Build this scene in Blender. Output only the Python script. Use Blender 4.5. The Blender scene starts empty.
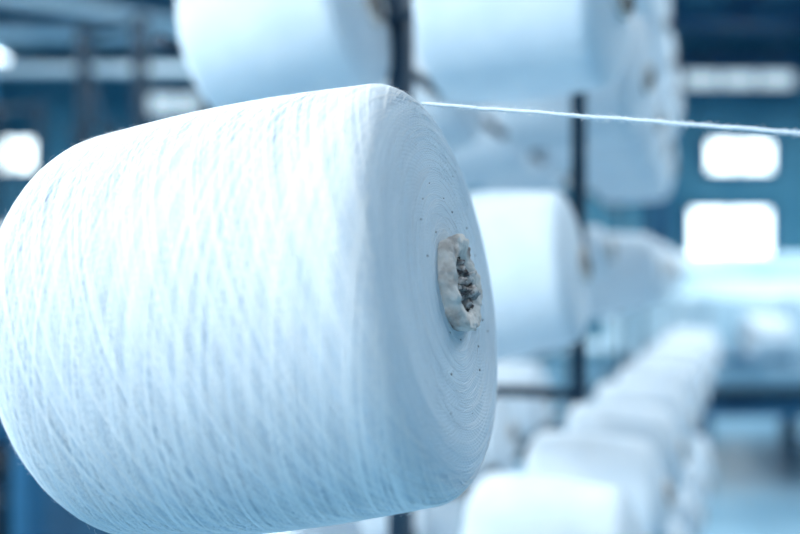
import bpy, math, random
import numpy as np
from mathutils import Vector, Matrix, noise as mnoise
random.seed(4); rng=np.random.default_rng(4)
H=1.42
S=bpy.context.scene
try:
    S.view_settings.view_transform='Standard'
    S.view_settings.look='None'
except Exception as e: print(e)
col=S.collection

# ---------------------------------------------------------------- materials
def mat(name, color, rough=.6, metal=0, noise=None, scale=8, bump=0, bscale=200, emit=0, pos=(.35,.65)):
    m=bpy.data.materials.new(name); m.use_nodes=True; nt=m.node_tree; b=nt.nodes['Principled BSDF']
    b.inputs['Base Color'].default_value=(*color,1); b.inputs['Roughness'].default_value=rough; b.inputs['Metallic'].default_value=metal
    tc=nt.nodes.new('ShaderNodeTexCoord')
    if noise:
        n=nt.nodes.new('ShaderNodeTexNoise'); n.inputs['Scale'].default_value=scale; n.inputs['Detail'].default_value=5
        r=nt.nodes.new('ShaderNodeValToRGB'); r.color_ramp.elements[0].position=pos[0]; r.color_ramp.elements[1].position=pos[1]
        r.color_ramp.elements[0].color=(*noise,1); r.color_ramp.elements[1].color=(*color,1)
        nt.links.new(tc.outputs['Object'],n.inputs['Vector']); nt.links.new(n.outputs['Fac'],r.inputs['Fac']); nt.links.new(r.outputs['Color'],b.inputs['Base Color'])
    if bump:
        n=nt.nodes.new('ShaderNodeTexNoise'); n.inputs['Scale'].default_value=bscale; n.inputs['Detail'].default_value=4
        bp=nt.nodes.new('ShaderNodeBump'); bp.inputs['Strength'].default_value=bump; bp.inputs['Distance'].default_value=.002
        nt.links.new(tc.outputs['Object'],n.inputs['Vector']); nt.links.new(n.outputs['Fac'],bp.inputs['Height']); nt.links.new(bp.outputs['Normal'],b.inputs['Normal'])
    if emit:
        b.inputs['Emission Color'].default_value=(*color,1); b.inputs['Emission Strength'].default_value=emit
    return m

def yarn_mat(name,c1,c2,turns=150):
    m=bpy.data.materials.new(name); m.use_nodes=True; nt=m.node_tree; b=nt.nodes['Principled BSDF']; L=nt.links.new
    b.inputs['Roughness'].default_value=.85
    b.inputs['Sheen Weight'].default_value=.1; b.inputs['Sheen Roughness'].default_value=.5
    uv=nt.nodes.new('ShaderNodeUVMap')
    hs=[]
    for sgn in (1,-1):
        sep=nt.nodes.new('ShaderNodeSeparateXYZ'); L(uv.outputs['UV'],sep.inputs[0])
        mu=nt.nodes.new('ShaderNodeMath'); mu.operation='MULTIPLY'; mu.inputs[1].default_value=sgn*round(turns*.8); L(sep.outputs['X'],mu.inputs[0])
        mv=nt.nodes.new('ShaderNodeMath'); mv.operation='MULTIPLY_ADD'; mv.inputs[1].default_value=turns; L(sep.outputs['Y'],mv.inputs[0]); L(mu.outputs[0],mv.inputs[2])
        s=nt.nodes.new('ShaderNodeMath'); s.operation='SINE'
        k=nt.nodes.new('ShaderNodeMath'); k.operation='MULTIPLY'; k.inputs[1].default_value=6.28318; L(mv.outputs[0],k.inputs[0]); L(k.outputs[0],s.inputs[0]); hs.append(s)
    mx=nt.nodes.new('ShaderNodeMath'); mx.operation='MAXIMUM'; L(hs[0].outputs[0],mx.inputs[0]); L(hs[1].outputs[0],mx.inputs[1])
    tc=nt.nodes.new('ShaderNodeTexCoord')
    n=nt.nodes.new('ShaderNodeTexNoise'); n.inputs['Scale'].default_value=55; n.inputs['Detail'].default_value=6; L(tc.outputs['Object'],n.inputs['Vector'])
    ad=nt.nodes.new('ShaderNodeMath'); ad.operation='MULTIPLY_ADD'; ad.inputs[1].default_value=1.0; L(n.outputs['Fac'],ad.inputs[0]); L(mx.outputs[0],ad.inputs[2])
    bp=nt.nodes.new('ShaderNodeBump'); bp.inputs['Strength'].default_value=.4; bp.inputs['Distance'].default_value=.0005
    L(ad.outputs[0],bp.inputs['Height']); L(bp.outputs['Normal'],b.inputs['Normal'])
    r=nt.nodes.new('ShaderNodeValToRGB'); r.color_ramp.elements[0].position=.3; r.color_ramp.elements[1].position=.7
    r.color_ramp.elements[0].color=(*c2,1); r.color_ramp.elements[1].color=(*c1,1)
    n2=nt.nodes.new('ShaderNodeTexNoise'); n2.inputs['Scale'].default_value=25; n2.inputs['Detail'].default_value=3; L(tc.outputs['Object'],n2.inputs['Vector'])
    L(n2.outputs['Fac'],r.inputs['Fac']); L(r.outputs['Color'],b.inputs['Base Color'])
    return m

M_yarn=yarn_mat('yarn_white',(.78,.84,.89),(.70,.78,.85))
M_under=yarn_mat('yarn_under_gap_shade',(.28,.37,.46),(.21,.30,.40))  # shade in the gaps between strands, put into the package colour
M_strand=mat('yarn_strand_white',(.93,.94,.95),.85)
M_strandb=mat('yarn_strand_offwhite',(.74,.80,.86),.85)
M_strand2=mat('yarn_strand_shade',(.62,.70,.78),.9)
M_strand3=mat('yarn_strand_face',(.80,.86,.91),.9)
M_faceunder=yarn_mat('yarn_end_face',(.66,.75,.82),(.58,.68,.76))
M_core=mat('cone_core_card',(.70,.65,.61),.8,noise=(.30,.23,.20),scale=70,bump=.6,bscale=250,pos=(.34,.52))
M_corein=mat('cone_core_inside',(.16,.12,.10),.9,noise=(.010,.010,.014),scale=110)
M_wad=mat('torn_paper_wad',(.66,.62,.60),.9,noise=(.10,.08,.08),scale=140,pos=(.40,.55))
M_steel=mat('dark_painted_steel',(.004,.022,.045),.45,.3,noise=(.010,.036,.068),scale=5)
M_blue=mat('blue_painted_steel',(.02,.13,.25),.5,noise=(.012,.08,.17),scale=3)
M_wall=mat('wall_blue_plaster',(.13,.37,.50),.9,noise=(.045,.22,.34),scale=.8)
M_ceil=mat('ceiling_sheet',(.06,.22,.34),.8,noise=(.03,.14,.24),scale=.7)
M_floor=mat('floor_concrete',(.30,.48,.60),.3,noise=(.18,.36,.49),scale=1.5)
M_white=mat('machine_enamel_white',(.68,.82,.89),.35,noise=(.46,.66,.77),scale=2)
M_glass=mat('daylight_pane',(.84,.97,1.0),.3,emit=3.6)
M_glass2=mat('daylight_pane_dim',(.66,.84,.92),.3,emit=.9)
M_tube=mat('lamp_tube',(.88,.96,1.0),.3,emit=6)

# ---------------------------------------------------------------- helpers
def mesh_obj(name,verts,faces,mats,parent=None,smooth=True,mi=None,uv=None,link=True):
    me=bpy.data.meshes.new(name); me.from_pydata([tuple(v) for v in verts],[],[tuple(f) for f in faces])
    for m in mats: me.materials.append(m)
    if mi is not None: me.polygons.foreach_set('material_index',mi)
    if smooth: me.polygons.foreach_set('use_smooth',[True]*len(me.polygons))
    if uv is not None:
        l=me.uv_layers.new(name='UVMap'); l.data.foreach_set('uv',np.asarray(uv,dtype=np.float32).ravel())
    me.update()
    if not link: return me
    o=bpy.data.objects.new(name,me); col.objects.link(o)
    if parent: o.parent=parent
    return o
class MB:
    def __init__(s): s.v=[];s.f=[];s.m=[]
    def box(s,c,d,mi=0,bev=0.0,rot=0):
        c=Vector(c); n=len(s.v); x,y,z=[q/2 for q in d]
        R=Matrix.Rotation(rot,3,'Z')
        b=min(bev,x*.9,y*.9,z*.9)
        if b<=0:
            for i in (-1,1):
                for j in (-1,1):
                    for k in (-1,1): s.v.append(c+R@Vector((i*x,j*y,k*z)))
            for f in ((0,1,3,2),(4,6,7,5),(0,4,5,1),(2,3,7,6),(0,2,6,4),(1,5,7,3)): s.f.append([n+q for q in f]); s.m.append(mi)
        else:
            rings=[]
            for (zz,ins) in ((-z,b),(-z+b,0),(z-b,0),(z,b)):
                pts=[]
                X=x-ins;Y=y-ins
                for (px,py) in ((-X+b,-Y),(X-b,-Y),(X,-Y+b),(X,Y-b),(X-b,Y),(-X+b,Y),(-X,Y-b),(-X,-Y+b)): pts.append(c+R@Vector((px,py,zz)))
                rings.append([len(s.v)+q for q in range(8)]); s.v+=pts
            s.f.append(rings[0][::-1]); s.m.append(mi); s.f.append(rings[-1]); s.m.append(mi)
            for a,bb in zip(rings[:-1],rings[1:]):
                for q in range(8): s.f.append([a[q],a[(q+1)%8],bb[(q+1)%8],bb[q]]); s.m.append(mi)
    def tube(s,p,q,r,mi=0,n=12,r2=None):
        p=Vector(p);q=Vector(q); d=(q-p).normalized(); a=d.orthogonal().normalized(); b=d.cross(a); k=len(s.v); r2=r2 or r
        for c,rr in ((p,r),(q,r2)):
            for i in range(n):
                t=2*math.pi*i/n; s.v.append(c+(a*math.cos(t)+b*math.sin(t))*rr)
        for i in range(n): s.f.append([k+i,k+(i+1)%n,k+n+(i+1)%n,k+n+i]); s.m.append(mi)
        s.f.append([k+i for i in range(n)][::-1]); s.m.append(mi); s.f.append([k+n+i for i in range(n)]); s.m.append(mi)
    def obj(s,name,mats,parent=None): return mesh_obj(name,s.v,s.f,mats,parent,False,s.m)
def empty(name,loc=(0,0,0)):
    e=bpy.data.objects.new(name,None); e.location=loc; e.empty_display_size=.1; col.objects.link(e); return e

# ---------------------------------------------------------------- room shell
X0,X1,Y0,Y1,ZC=-8,7.5,-4,12,5.2
def slab(name,c,d,m):
    b=MB(); b.box(c,d); return b.obj(name,[m])
slab('floor',((X0+X1)/2,(Y0+Y1)/2,-.05),(X1-X0+.4,Y1-Y0+.4,.1),M_floor)
slab('ceiling',((X0+X1)/2,(Y0+Y1)/2,ZC+.05),(X1-X0+.4,Y1-Y0+.4,.1),M_ceil)
slab('wall_back',((X0+X1)/2,Y1+.1,ZC/2),(X1-X0+.4,.2,ZC),M_wall)
slab('wall_front',((X0+X1)/2,Y0-.1,ZC/2),(X1-X0+.4,.2,ZC),M_wall)
slab('wall_left',(X0-.1,(Y0+Y1)/2,ZC/2),(.2,Y1-Y0,ZC),M_wall)
slab('wall_right',(X1+.1,(Y0+Y1)/2,ZC/2),(.2,Y1-Y0,ZC),M_wall)
def window(i,x,z,w,h,m,nx=3):
    b=MB(); y=Y1-.03
    b.box((x,y,z),(w,.02,h),1)
    t=.06
    for sx in (-1,1): b.box((x+sx*(w/2+t/2),y-.02,z),(t,.1,h+2*t),0)
    for sz in (-1,1): b.box((x,y-.02,z+sz*(h/2+t/2)),(w,.1,t),0)
    for k in range(1,nx): b.box((x-w/2+w*k/nx,y-.02,z),(.03,.05,h),0)
    b.obj('window_%d'%i,[M_blue,m])
window(1,5.22,H+1.70,.98,.46,M_glass,2)
window(2,5.07,H+.52,1.22,.72,M_glass,2)
window(3,5.2,H+2.95,1.7,.40,M_glass2)
window(4,2.1,H+1.42,.95,.30,M_glass2,2)
window(5,-5.90,H+1.72,.72,.46,M_glass,2)
window(6,-3.4,H+2.5,.9,.30,M_glass2,2)
b=MB()
for y in (2.4,4.6,6.8,9.2,11.4):
    b.box(((X0+X1)/2,y,4.95),(X1-X0,.14,.14)); b.box(((X0+X1)/2,y,4.35),(X1-X0,.12,.12))
    x=X0+.3
    while x<X1-.8:
        b.tube((x,y,4.35),(x+.45,y,4.95),.035,n=6); b.tube((x+.45,y,4.95),(x+.9,y,4.35),.035,n=6); x+=.9
for x in (-6,-4.2,-2.4,-.6,1.2,3,4.8,6.4): b.box((x,(Y0+Y1)/2,5.1),(.1,Y1-Y0,.18))
b.obj('roof_truss',[M_blue])
for (x,y) in ((-5.2,9.5),(-1.6,10.5),(3.6,10.8),(6.6,8)):
    b=MB(); b.box((x,y,2.6),(.08,.3,5.2)); b.box((x-.13,y,2.6),(.03,.3,5.2)); b.box((x+.13,y,2.6),(.03,.3,5.2)); b.box((x,y,.03),(.45,.45,.06)); b.obj('steel_column',[M_blue])
b=MB(); b.tube((X0,8.2,3.9),(1.0,8.2,3.9),.12,n=16); b.tube((X0,7.4,3.3),(-.3,7.4,3.3),.05,n=8); b.tube((-7,3,3.2),(-1.2,9,4.1),.07,n=8)
for x in (-7,-4,-1,.8): b.tube((x,8.2,3.9),(x,8.2,ZC),.012,n=6)
b.obj('ventilation_duct',[M_white])

def lamp(x,y,z,l,e,rot=0,size=.35):
    b=MB(); b.box((0,0,.05),(.3,l,.06),0,.01); b.tube((-.08,-l/2+.04,0),(-.08,l/2-.04,0),.018,1,10); b.tube((.08,-l/2+.04,0),(.08,l/2-.04,0),.018,1,10)
    b.tube((0,-l/3,.08),(0,-l/3,ZC-z),.006,0,6); b.tube((0,l/3,.08),(0,l/3,ZC-z),.006,0,6)
    o=b.obj('ceiling_or_added_lamp',[M_white,M_tube]); o.location=(x,y,z); o.rotation_euler[2]=rot
    if e:
        d=bpy.data.lights.new('lamp_light','AREA'); d.shape='RECTANGLE'; d.size=size; d.size_y=l; d.energy=e; d.color=(.85,.95,1.0)
        lo=bpy.data.objects.new('lamp_light',d); col.objects.link(lo); lo.parent=o; lo.location=(0,0,-.04)
    return o
for x in (-5,-1.8,2.6,5.6):
    for y in (3.4,6,9): lamp(x,y,4.0,1.5,76)
lamp(-1.7,-.5,3.0,1.6,145,.5,.5)  # key light added out of view for the hero cone, given a fixture body
lamp(-3.4,.6,3.3,1.8,80,.2,.7)  # added fill from the left, out of view, same fixture body
lamp(2.4,1.6,3.6,1.8,50,.2,.6)  # added fill from the right, out of view
lamp(-.6,-1.8,3.3,1.6,50,1.2,.6)  # added fill behind the camera, unseen

# ---------------------------------------------------------------- yarn cones
U=Vector((.361,.9326,0)); N=Vector((.9326,-.361,0))
AX=(N*math.cos(math.radians(7.5))+Vector((0,0,math.sin(math.radians(7.5))))).normalized()
def profile(L,rb,rf,dome=.012,core=.021,sh=.016,shb=.016,bul=.0022,dexp=1.6):
    P=[(.004,core*1.2),(.001,rb*.5),(0,rb-shb*1.0)]
    for k in range(1,8):
        a=math.pi/2*k/8; P.append((shb-shb*math.cos(a),rb-shb*1.0+shb*1.0*math.sin(a)))
    n=26
    for k in range(n+1):
        t=k/n; z=shb+(L-sh-shb)*t; r=rb+(rf-rb)*t+bul*math.sin(math.pi*t); P.append((z,r))
    for k in range(1,9):
        a=math.pi/2*k/9; P.append((L-sh+sh*math.sin(a)*.93,rf-sh*1.2+sh*1.2*math.cos(a)))
    r0=rf-sh*1.2
    for k in range(0,11):
        t=k/10; P.append((L-.0005+dome*(1-(1-t)**dexp)-.001*t,r0+(core*1.0-r0)*t))
    return P
def corep(L,dome,core,prot=.007):
    z=L+dome
    return [(z-.006,core*.98),(z+prot*.3,core*1.06),(z+prot*.8,core*1.03),(z+prot,core*.90),(z+prot*.95,core*.76),(z+prot*.5,core*.70),(z-.006,core*.66),(z-.03,core*.62),(z-.06,core*.6),(z-.06,.001)]
def lathe(prof,n,rough=0,ph=0):
    v=[];f=[];uv=[]
    for i,(z,r) in enumerate(prof):
        for j in range(n):
            t=2*math.pi*j/n
            rr=r; zz=z
            if rough:
                w=math.sin(3*t+ph)*.5+math.sin(5*t+ph*2+i)*.3+math.sin(9*t+i*1.7)*.25
                rr=r*(1+rough*w); zz=z+.0016*w*(rough/.06)
            v.append((rr*math.cos(t),rr*math.sin(t),zz))
    m=len(prof); arc=[0]
    for a,bq in zip(prof[:-1],prof[1:]): arc.append(arc[-1]+math.hypot(a[0]-bq[0],a[1]-bq[1]))
    tot=arc[-1]
    for i in range(m-1):
        for j in range(n):
            k=(j+1)%n
            f.append((i*n+j,i*n+k,(i+1)*n+k,(i+1)*n+j))
            uv+=[(j/n,arc[i]/tot),((j+1)/n,arc[i]/tot),((j+1)/n,arc[i+1]/tot),(j/n,arc[i+1]/tot)]
    return v,f,uv
def cone_mesh(name,L,rb,rf,n=96,dome=.006,core=.021,sh=.022):
    v,f,uv=lathe(profile(L,rb,rf,dome,core,sh,sh,.003),n); mi=[0]*len(f)
    cp=corep(L,dome,core); v2,f2,uv2=lathe(cp,n,.05,1.3)
    k=len(v); v+=v2
    for q,ff in enumerate(f2):
        f.append(tuple(x+k for x in ff)); mi.append(2 if q//n>=4 else 1)
    uv+=uv2
    v3,f3,uv3=lathe([(.01,core*1.25),(-.012,core*1.28),(-.012,core*1.0),(.01,core*.95)],n)
    k=len(v); v+=v3; f+=[tuple(x+k for x in ff) for ff in f3]; mi+=[1]*len(f3); uv+=uv3
    return mesh_obj(name,v,f,[M_yarn,M_core,M_corein],None,True,mi,uv,link=False)
def xform(F,L,axis=AX,spin=0):
    q=axis.to_track_quat('Z','Y'); B=Vector(F)-axis*L
    return Matrix.Translation(B)@q.to_matrix().to_4x4()@Matrix.Rotation(spin,4,'Z')

# --- hero cone
rb,rf=.1165,.1075; DOME=.001; CORE=.0235; SH=.021; SHB=.034; PROT=.0080
Bc=Vector((-.168,.470,H-.0425)); Fc=Vector((.0275,.3985,H-.0095)); ax=(Fc-Bc).normalized(); Lm=(Fc-Bc).length
hero=empty('yarn_cone'); hero.matrix_world=xform(Fc,Lm,ax)
prof=profile(Lm,rb,rf,DOME,CORE,SH,SHB,.003,1.3)
v,f,uv=lathe(prof,192); 
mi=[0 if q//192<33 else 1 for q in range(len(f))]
k=len(v); v3,f3,uv3=lathe([(.01,CORE*1.25),(-.012,CORE*1.28),(-.012,CORE*1.0),(.01,CORE*.95)],192); v+=v3; f+=[tuple(x+k for x in ff) for ff in f3]; uv+=uv3; mi+=[2]*len(f3)
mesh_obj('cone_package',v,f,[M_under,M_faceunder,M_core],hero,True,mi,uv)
z0=Lm+DOME-.001; key=[(z0-.006,1.0),(z0+PROT*.25,1.02),(z0+PROT*.75,1.03),(z0+PROT*.97,.98),(z0+PROT,.88),(z0+PROT*.9,.74),(z0+PROT*.6,.62),(z0,.58),(z0-.01,.56),(z0-.03,.55),(z0-.06,.54),(z0-.06,.01)]
dense=[]
for (a,b_) in zip(key[:-1],key[1:]):
    for s in range(4): dense.append((a[0]+(b_[0]-a[0])*s/4,(a[1]+(b_[1]-a[1])*s/4)*CORE))
dense.append((key[-1][0],key[-1][1]*CORE))
v,f,uv=lathe(dense,128); vv=[]
for (x,y,z) in v:
    p=Vector((x,y,z)); nz=mnoise.fractal(p*110,1,2,3); n2=mnoise.noise(p*60+Vector((3,1,7))); n3=mnoise.noise(p*520)
    w=1 if z>z0-.02 else .2
    k=1+(.10*nz+.08*n2+.035*n3)*w; vv.append((x*k,y*k,z+(.0018*nz+.0014*n2+.0007*n3)*w))
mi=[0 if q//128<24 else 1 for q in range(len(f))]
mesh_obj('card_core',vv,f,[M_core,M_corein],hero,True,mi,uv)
v=[];f=[]
for i in range(14):
    th=random.uniform(0,6.28); rr=CORE*random.uniform(.15,.6); c0=Vector((rr*math.cos(th),rr*math.sin(th),z0+random.uniform(-.004,.006))); s=random.uniform(.002,.0040); k=len(v); nu,nv=18,11
    for a in range(nv):
        for q in range(nu):
            la=math.pi*a/(nv-1); lo=2*math.pi*q/nu; d=Vector((math.sin(la)*math.cos(lo),math.sin(la)*math.sin(lo),math.cos(la)*1.3)); v.append(c0+d*s*(1+.8*mnoise.noise(d*1.8+c0*900)+.3*mnoise.noise(d*5+c0*500)))
    for a in range(nv-1):
        for q in range(nu): f.append((k+a*nu+q,k+a*nu+(q+1)%nu,k+(a+1)*nu+(q+1)%nu,k+(a+1)*nu+q))
mesh_obj('torn_paper',v,f,[M_wad],hero)

arr=np.array(prof); arc=np.concatenate([[0],np.cumsum(np.hypot(*(arr[1:]-arr[:-1]).T))])
def on_profile(s):
    return np.interp(s,arc,arr[:,0]),np.interp(s,arc,arr[:,1])
def strands(name,paths,mats,parent,sides=4):
    V=[];F=[];base=0
    for pts,rad in paths:
        n=len(pts); t=np.gradient(pts,axis=0); t/=np.linalg.norm(t,axis=1)[:,None]+1e-12
        up=np.array([.31,.17,.93]); a=np.cross(t,up); a/=np.linalg.norm(a,axis=1)[:,None]+1e-12; bb=np.cross(t,a)
        ring=[pts+(a*math.cos(2*math.pi*k/sides)+bb*math.sin(2*math.pi*k/sides))*rad for k in range(sides)]
        V.append(np.stack(ring,1).reshape(-1,3))
        i=np.arange(n-1)[:,None]*sides; k=np.arange(sides)[None,:]; k2=(k+1)%sides
        F.append((base+np.stack([i+k,i+k2,i+sides+k2,i+sides+k],-1)).reshape(-1,4)); base+=n*sides
    V=np.concatenate(V);F=np.concatenate(F)
    me=bpy.data.meshes.new(name); me.vertices.add(len(V)); me.vertices.foreach_set('co',V.astype(np.float32).ravel())
    me.loops.add(len(F)*4); me.loops.foreach_set('vertex_index',F.astype(np.int32).ravel())
    me.polygons.add(len(F)); me.polygons.foreach_set('loop_start',np.arange(len(F),dtype=np.int32)*4); me.polygons.foreach_set('loop_total',np.full(len(F),4,dtype=np.int32))
    me.polygons.foreach_set('use_smooth',np.ones(len(F),dtype=bool)); me.update(calc_edges=True); me.validate()
    for m in mats: me.materials.append(m)
    o=bpy.data.objects.new(name,me); col.objects.link(o); o.parent=parent; return o
sA=arc[4]; iend=10+26+6; sB=arc[iend]
def winding(NS,turns0,lift0,rad,jit=.6):
    paths=[]
    for sgn in (1,-1):
        for i in range(NS):
            turns=turns0+rng.normal(0,.03); npt=110
            u=np.linspace(0,1,npt); th=2*math.pi*((i+rng.uniform(-jit,jit))/NS)+sgn*turns*2*math.pi*u
            e0=rng.uniform(0,.004); e1=rng.uniform(0,.006)
            s=sA+e0+(sB-sA-e0-e1)*u+.0005*np.sin(u*9+rng.uniform(0,6))
            z,r=on_profile(s)
            r=r+lift0+rng.uniform(0,.00015)+.00006*np.sin(u*40+rng.uniform(0,6))
            paths.append((np.stack([r*np.cos(th),r*np.sin(th),z],1),rad*rng.uniform(.8,1.2)))
    return paths
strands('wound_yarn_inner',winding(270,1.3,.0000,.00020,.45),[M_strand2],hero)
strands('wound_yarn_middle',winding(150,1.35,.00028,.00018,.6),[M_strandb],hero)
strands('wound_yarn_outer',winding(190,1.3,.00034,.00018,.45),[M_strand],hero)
s0=arc[iend-4]; s1=arc[-1]
paths=[]
for i in range(260):
    sc=rng.uniform(s0,s1); sp=rng.uniform(.12,.5); st=rng.uniform(0,6.28); npt=int(110*sp)+8
    u=np.linspace(0,1,npt); th=st+2*math.pi*sp*u
    s=np.clip(sc+rng.normal(0,.004)*(u-.5)*2+.0012*np.sin(th+rng.uniform(0,6)),s0,s1)
    z,r=on_profile(s); z=z+rng.uniform(-.0001,.0001)
    paths.append((np.stack([r*np.cos(th),r*np.sin(th),z],1),rng.uniform(.00012,.0002)))
strands('end_face_yarn',paths,[M_strand3],hero)
v=[];f=[]
for i in range(30):
    s=rng.uniform(arc[-10],arc[-1]); z,r=on_profile(s); th=rng.uniform(0,6.28); c0=Vector((r*math.cos(th),r*math.sin(th),z+.0002)); k=len(v); q=.0005*random.uniform(.5,1.5)
    for d in ((1,0,0),(0,1,0),(-1,0,0),(0,-1,0),(0,0,.8),(0,0,-.8)): v.append(c0+Vector(d)*q)
    for t in ((0,1,4),(1,2,4),(2,3,4),(3,0,4),(1,0,5),(2,1,5),(3,2,5),(0,3,5)): f.append(tuple(k+x for x in t))
mesh_obj('trash_specks',v,f,[M_corein],hero)
paths=[]
for i in range(3000):
    s=rng.uniform(arc[4],arc[-1]); z,r=on_profile(s); th=rng.uniform(0,6.283)
    z2,r2=on_profile(s+.0005); tx,tr=(z2-z),(r2-r); l=math.hypot(tx,tr)+1e-9; nz,nr=-tr/l,tx/l
    p=np.array([r*math.cos(th),r*math.sin(th),z]); nn=np.array([nr*math.cos(th),nr*math.sin(th),nz]); d=rng.normal(0,1,3); d-=nn*d.dot(nn); d/=np.linalg.norm(d)
    ln=rng.uniform(.002,.006); hgt=rng.uniform(.0003,.0016)
    u=np.linspace(0,1,6)[:,None]; dd=rng.normal(0,.0008,3)
    paths.append((p+nn*.0004+d*ln*u+nn*hgt*np.sin(u*2.4)+dd*u*u,.00003))
strands('lint_fuzz',paths,[M_strand],hero,3)

# --- pulled yarn
st=Vector((.0150,.396,H+.0828)); en=Vector((.177,.345,H+.0594)); d=(en-st); end=st+d*3.0; st=st-d.normalized()*.004
ys=empty('pulled_yarn_strand')
n=2400; u=np.linspace(0,1,n)[:,None]; base=np.array(st)+np.array(end-st)*u; L3=(end-st).length
dn=d.normalized(); a=np.array(dn.orthogonal().normalized()); bb=np.cross(np.array(dn),a)
pp=[]
wob=(np.sin(u*70)*.00015+np.sin(u*173+1)*.0001)
for ply in range(3):
    ph=u*L3/.0055*2*math.pi+ply*2.094
    pp.append((base+bb*wob+(a*np.cos(ph)+bb*np.sin(ph))*.00055,.00048))
strands('plies',pp,[M_strandb],ys,6)
paths=[]
for i in range(2600):
    t=rng.uniform(0,1); p=np.array(st)+np.array(end-st)*t; d1=rng.normal(0,1,3); d1/=np.linalg.norm(d1); uu=np.linspace(0,1,6)[:,None]
    paths.append((p+np.array(dn)*rng.uniform(-.003,.003)*uu+d1*rng.uniform(.0008,.0030)*np.sin(uu*2.2),.00006))
strands('yarn_hairs',paths,[M_strand],ys,3)
b=MB(); gx,gy,gz=end
b.tube((gx+.03,gy,0),(gx+.03,gy,gz+.15),.01); b.tube((gx+.03,gy,0),(gx+.03,gy,.02),.09,n=24); b.tube((gx+.03,gy,gz),(gx+.004,gy,gz),.004); b.obj('yarn_guide_post',[M_steel])

# --- other cones (shared meshes)
kinds=[cone_mesh('yarn_cone_a',.2,.114,.096,64),cone_mesh('yarn_cone_b',.19,.100,.080,64,sh=.026),cone_mesh('yarn_cone_c',.16,.058,.046,48,sh=.01)]
KL=[.2,.19,.16]; 
pegs=[]
def put(F,k,railoff,A=AX):
    F=Vector((F[0],F[1],F[2]+H)); o=bpy.data.objects.new('yarn_cone',kinds[k]); col.objects.link(o)
    o.matrix_world=xform(F,KL[k],A,random.uniform(0,6)); B=F-A*KL[k]
    pegs.append((F-A*.05,B-A*.03)); pegs.append((B-A*.03,B-A*.03-AX*(railoff-.03))); return B
AU=Vector((.87,-.47,-.10)).normalized()
frontM=lambda y: .0154+.387*(y-.4)
pegs.append((Fc-ax*.07,Bc-ax*.045))
put((frontM(.96)-.012,.96,.002),0,.045)
for y in (1.72,2.2,2.7,3.3,4.0): put((frontM(y)+.05,y,-.002),1,.09)
put((.372,1.40,.030),2,.02)
lineA=lambda y: .240+.387*(y-.85)
lineB=lambda y: -.045+.387*(y-.90)
lineL=lambda y: .277+.45*(y-.9)
for y in (.84,1.20,1.55,1.90,2.28): put((lineA(y),y,.290),0,.13,AU)
for y in (1.2,1.56,1.92,2.28,2.64,3.0): put((lineA(y),y,.60),0,.13,AU)
for y in (.92,1.32,1.72,2.12): put((lineB(y),y,.305),0,.045)
for y in (1.2,1.6,2.0): put((lineB(y),y,.59),0,.045)
LY=(.64,.90,1.15,1.41,1.68,1.96,2.24,2.54,2.85,3.2)
for y in LY: put((lineL(y),y,-.335),1,.13)
for y in LY[:8]: put((lineL(y),y,-.63),1,.13)
for y in (.80,1.16,1.52,1.88): put((lineB(y)+.02,y,-.325),0,.045)
for y in (.80,1.16,1.52): put((lineB(y)+.02,y,-.63),0,.045)
cf=MB()
for p,q in pegs: cf.tube(p,q,.006,n=8); 
def rail(linef,off,z,y0,y1,dx=0):
    a=Vector((linef(y0)+dx,y0,H+z))-AX*off; bq=Vector((linef(y1)+dx,y1,H+z))-AX*off
    cf.tube(a,bq,.009,n=10)
rail(frontM,.245,-.002,.40,4.6)
for lev in (.63,.32): rail(lineA,.31,lev,.8,4.4)
for lev in (.59,.305): rail(lineB,.245,lev,.85,4.4)
for lev in (-.335,-.63): rail(lineL,.32,lev,.62,4.4)
for lev in (-.325,-.63): rail(lineB,.245,lev,.72,4.4,.02)
for y in (.99,2.35,3.7,5.0):
    x=-.2+.387*(y-.47); cf.box((x,y,1.3),(.024,.03,2.6),rot=-.37)
    xb=x-.22; yb=y+.085; cf.box((xb,yb,1.3),(.02,.03,2.6),rot=-.37)
    for z in (.25,2.5): cf.tube((x,y,z),(xb,yb,z),.012)
    cf.box((x-.1,y+.04,.02),(.5,.08,.04),rot=-.37)
# drop stanchion hung from the top arm, tied back to the rack above the lower row
x,y=.246,1.07; zb=H-.185
cf.box((x,y,(2.6+zb)/2),(.018,.02,2.6-zb),rot=-.37)
for z in (zb+.01,2.5): cf.tube((x,y,z),(x-.3,y+.09,z),.008)
cf.tube((-.2+.387*(.5),.97,2.55),(-.2+.387*(4.6),5.07,2.55),.014)
cf.obj('creel_frame',[M_steel])

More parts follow.
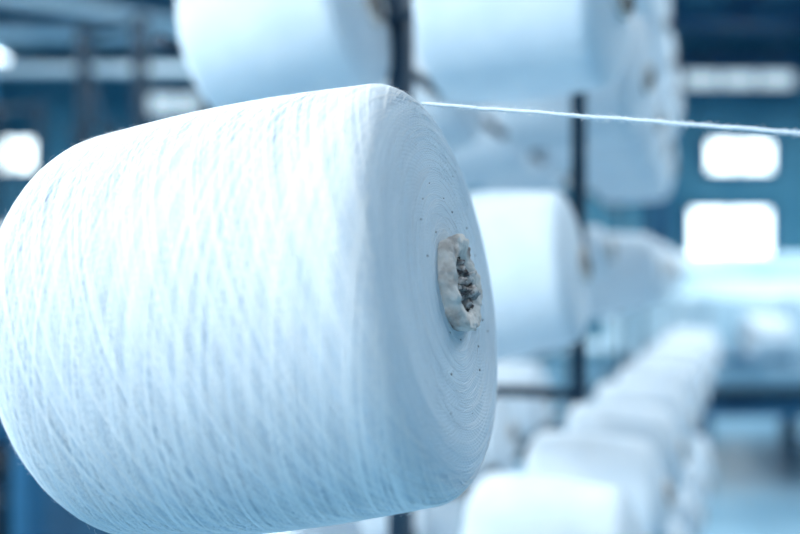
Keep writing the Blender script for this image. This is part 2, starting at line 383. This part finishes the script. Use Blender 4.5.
# --- distant creels on the left
def far_creel(ox,oy,rot,ncol,nlev,k=0,z0=.5,skip=.45):
    e=MB(); R=Matrix.Rotation(rot,3,'Z')
    for c in range(0,ncol+1,3):
        p=R@Vector((0,c*.33,0)); e.box((ox+p.x,oy+p.y,1.4),(.06,.06,2.8),rot=rot)
        p2=R@Vector((-.45,c*.33,0)); e.box((ox+p2.x,oy+p2.y,1.4),(.06,.06,2.8),rot=rot)
        for z in (.1,1.2,2.75): e.tube((ox+p.x,oy+p.y,z),(ox+p2.x,oy+p2.y,z),.02,n=8)
        e.tube((ox+p.x,oy+p.y,1.3),(ox+p2.x,oy+p2.y,2.7),.015,n=8)
    for l in range(nlev):
        z=z0+.33*l
        a=R@Vector((0,0,0)); bq=R@Vector((0,ncol*.33,0)); e.tube((ox+a.x,oy+a.y,z),(ox+bq.x,oy+bq.y,z),.018,n=8)
        for c in range(ncol):
            if random.random()<skip: continue
            axl=(R@Vector((.99,0,.13))).normalized(); p=R@Vector((.03,c*.33+.16,0)); B=Vector((ox+p.x,oy+p.y,z))
            o=bpy.data.objects.new('yarn_cone',kinds[k]); col.objects.link(o); o.matrix_world=xform(B+axl*.23,.2,axl)
            e.tube(B-axl*.03,B+axl*.15,.008,n=6)
    e.obj('creel_frame',[M_steel])
far_creel(-1.9,3.4,-.5,9,4)
far_creel(-3.6,4.6,-.3,9,4,1)
b=MB(); 
b.box((-1.75,2.6,.45),(1.7,1.5,.9),0,.05); b.box((-1.75,2.6,1.0),(1.5,.5,.25),0,.04)
for x in (-2.65,-.85): b.box((x,2.6,.6),(.08,1.7,1.2),1,.03)
b.tube((-2.6,2.05,1.05),(-.9,2.05,1.05),.1,1,24); b.tube((-2.6,2.95,1.12),(-.9,2.95,1.12),.05,1,16)
b.obj('beaming_machine',[M_steel,M_blue])

# --- white winding machine on the right, with packages on its winding heads
wm=empty('winding_machine')
b=MB()
b.box((3.2,5.7,.98),(2.8,1.6,.72),0,.12); b.box((3.2,5.7,.52),(2.9,1.66,.08),1)
b.box((3.2,6.2,1.42),(2.7,.5,.2),0,.06)
for x in (1.95,3.2,4.45):
    for y in (5.05,6.4): b.box((x,y,.25),(.1,.1,.5),1)
for i in range(6): b.box((1.93+i*.5,4.86,1.0),(.05,.12,.5),0,.01); b.tube((1.93+i*.5,4.72,.86),(2.38+i*.5,4.72,.86),.03,1,12)
o=b.obj('frame',[M_white,M_blue],wm)
for i in range(5):
    o=bpy.data.objects.new('wound_package',kinds[0]); col.objects.link(o); o.parent=wm
    o.matrix_world=xform(Vector((2.30+i*.5,4.72,1.0)),.2,Vector((1,0,.05)).normalized())@Matrix.Scale(1.2,4)
b=MB(); b.box((2.6,8.6,.55),(5.5,.9,.08),0,.02); 
for x in (.1,2.6,5.1):
    for y in (8.25,8.95): b.box((x,y,.26),(.08,.08,.51),1)
for i in range(10): b.tube((.3+i*.52,8.6,.59),(.3+i*.52,8.6,.95),.15,0,20,.1)
b.obj('packing_table',[M_white,M_blue])

# ---------------------------------------------------------------- world & camera
w=bpy.data.worlds.new('World'); S.world=w; w.use_nodes=True; bg=w.node_tree.nodes['Background']; bg.inputs[0].default_value=(.45,.7,.95,1); bg.inputs[1].default_value=.6
c=bpy.data.cameras.new('cam'); co=bpy.data.objects.new('camera',c); col.objects.link(co); co.location=(0,0,H); co.rotation_euler=(math.pi/2,0,0)
c.lens=35; c.sensor_width=36; c.clip_start=.02; c.dof.use_dof=True; c.dof.focus_distance=.400; c.dof.aperture_fstop=2.6
S.camera=co
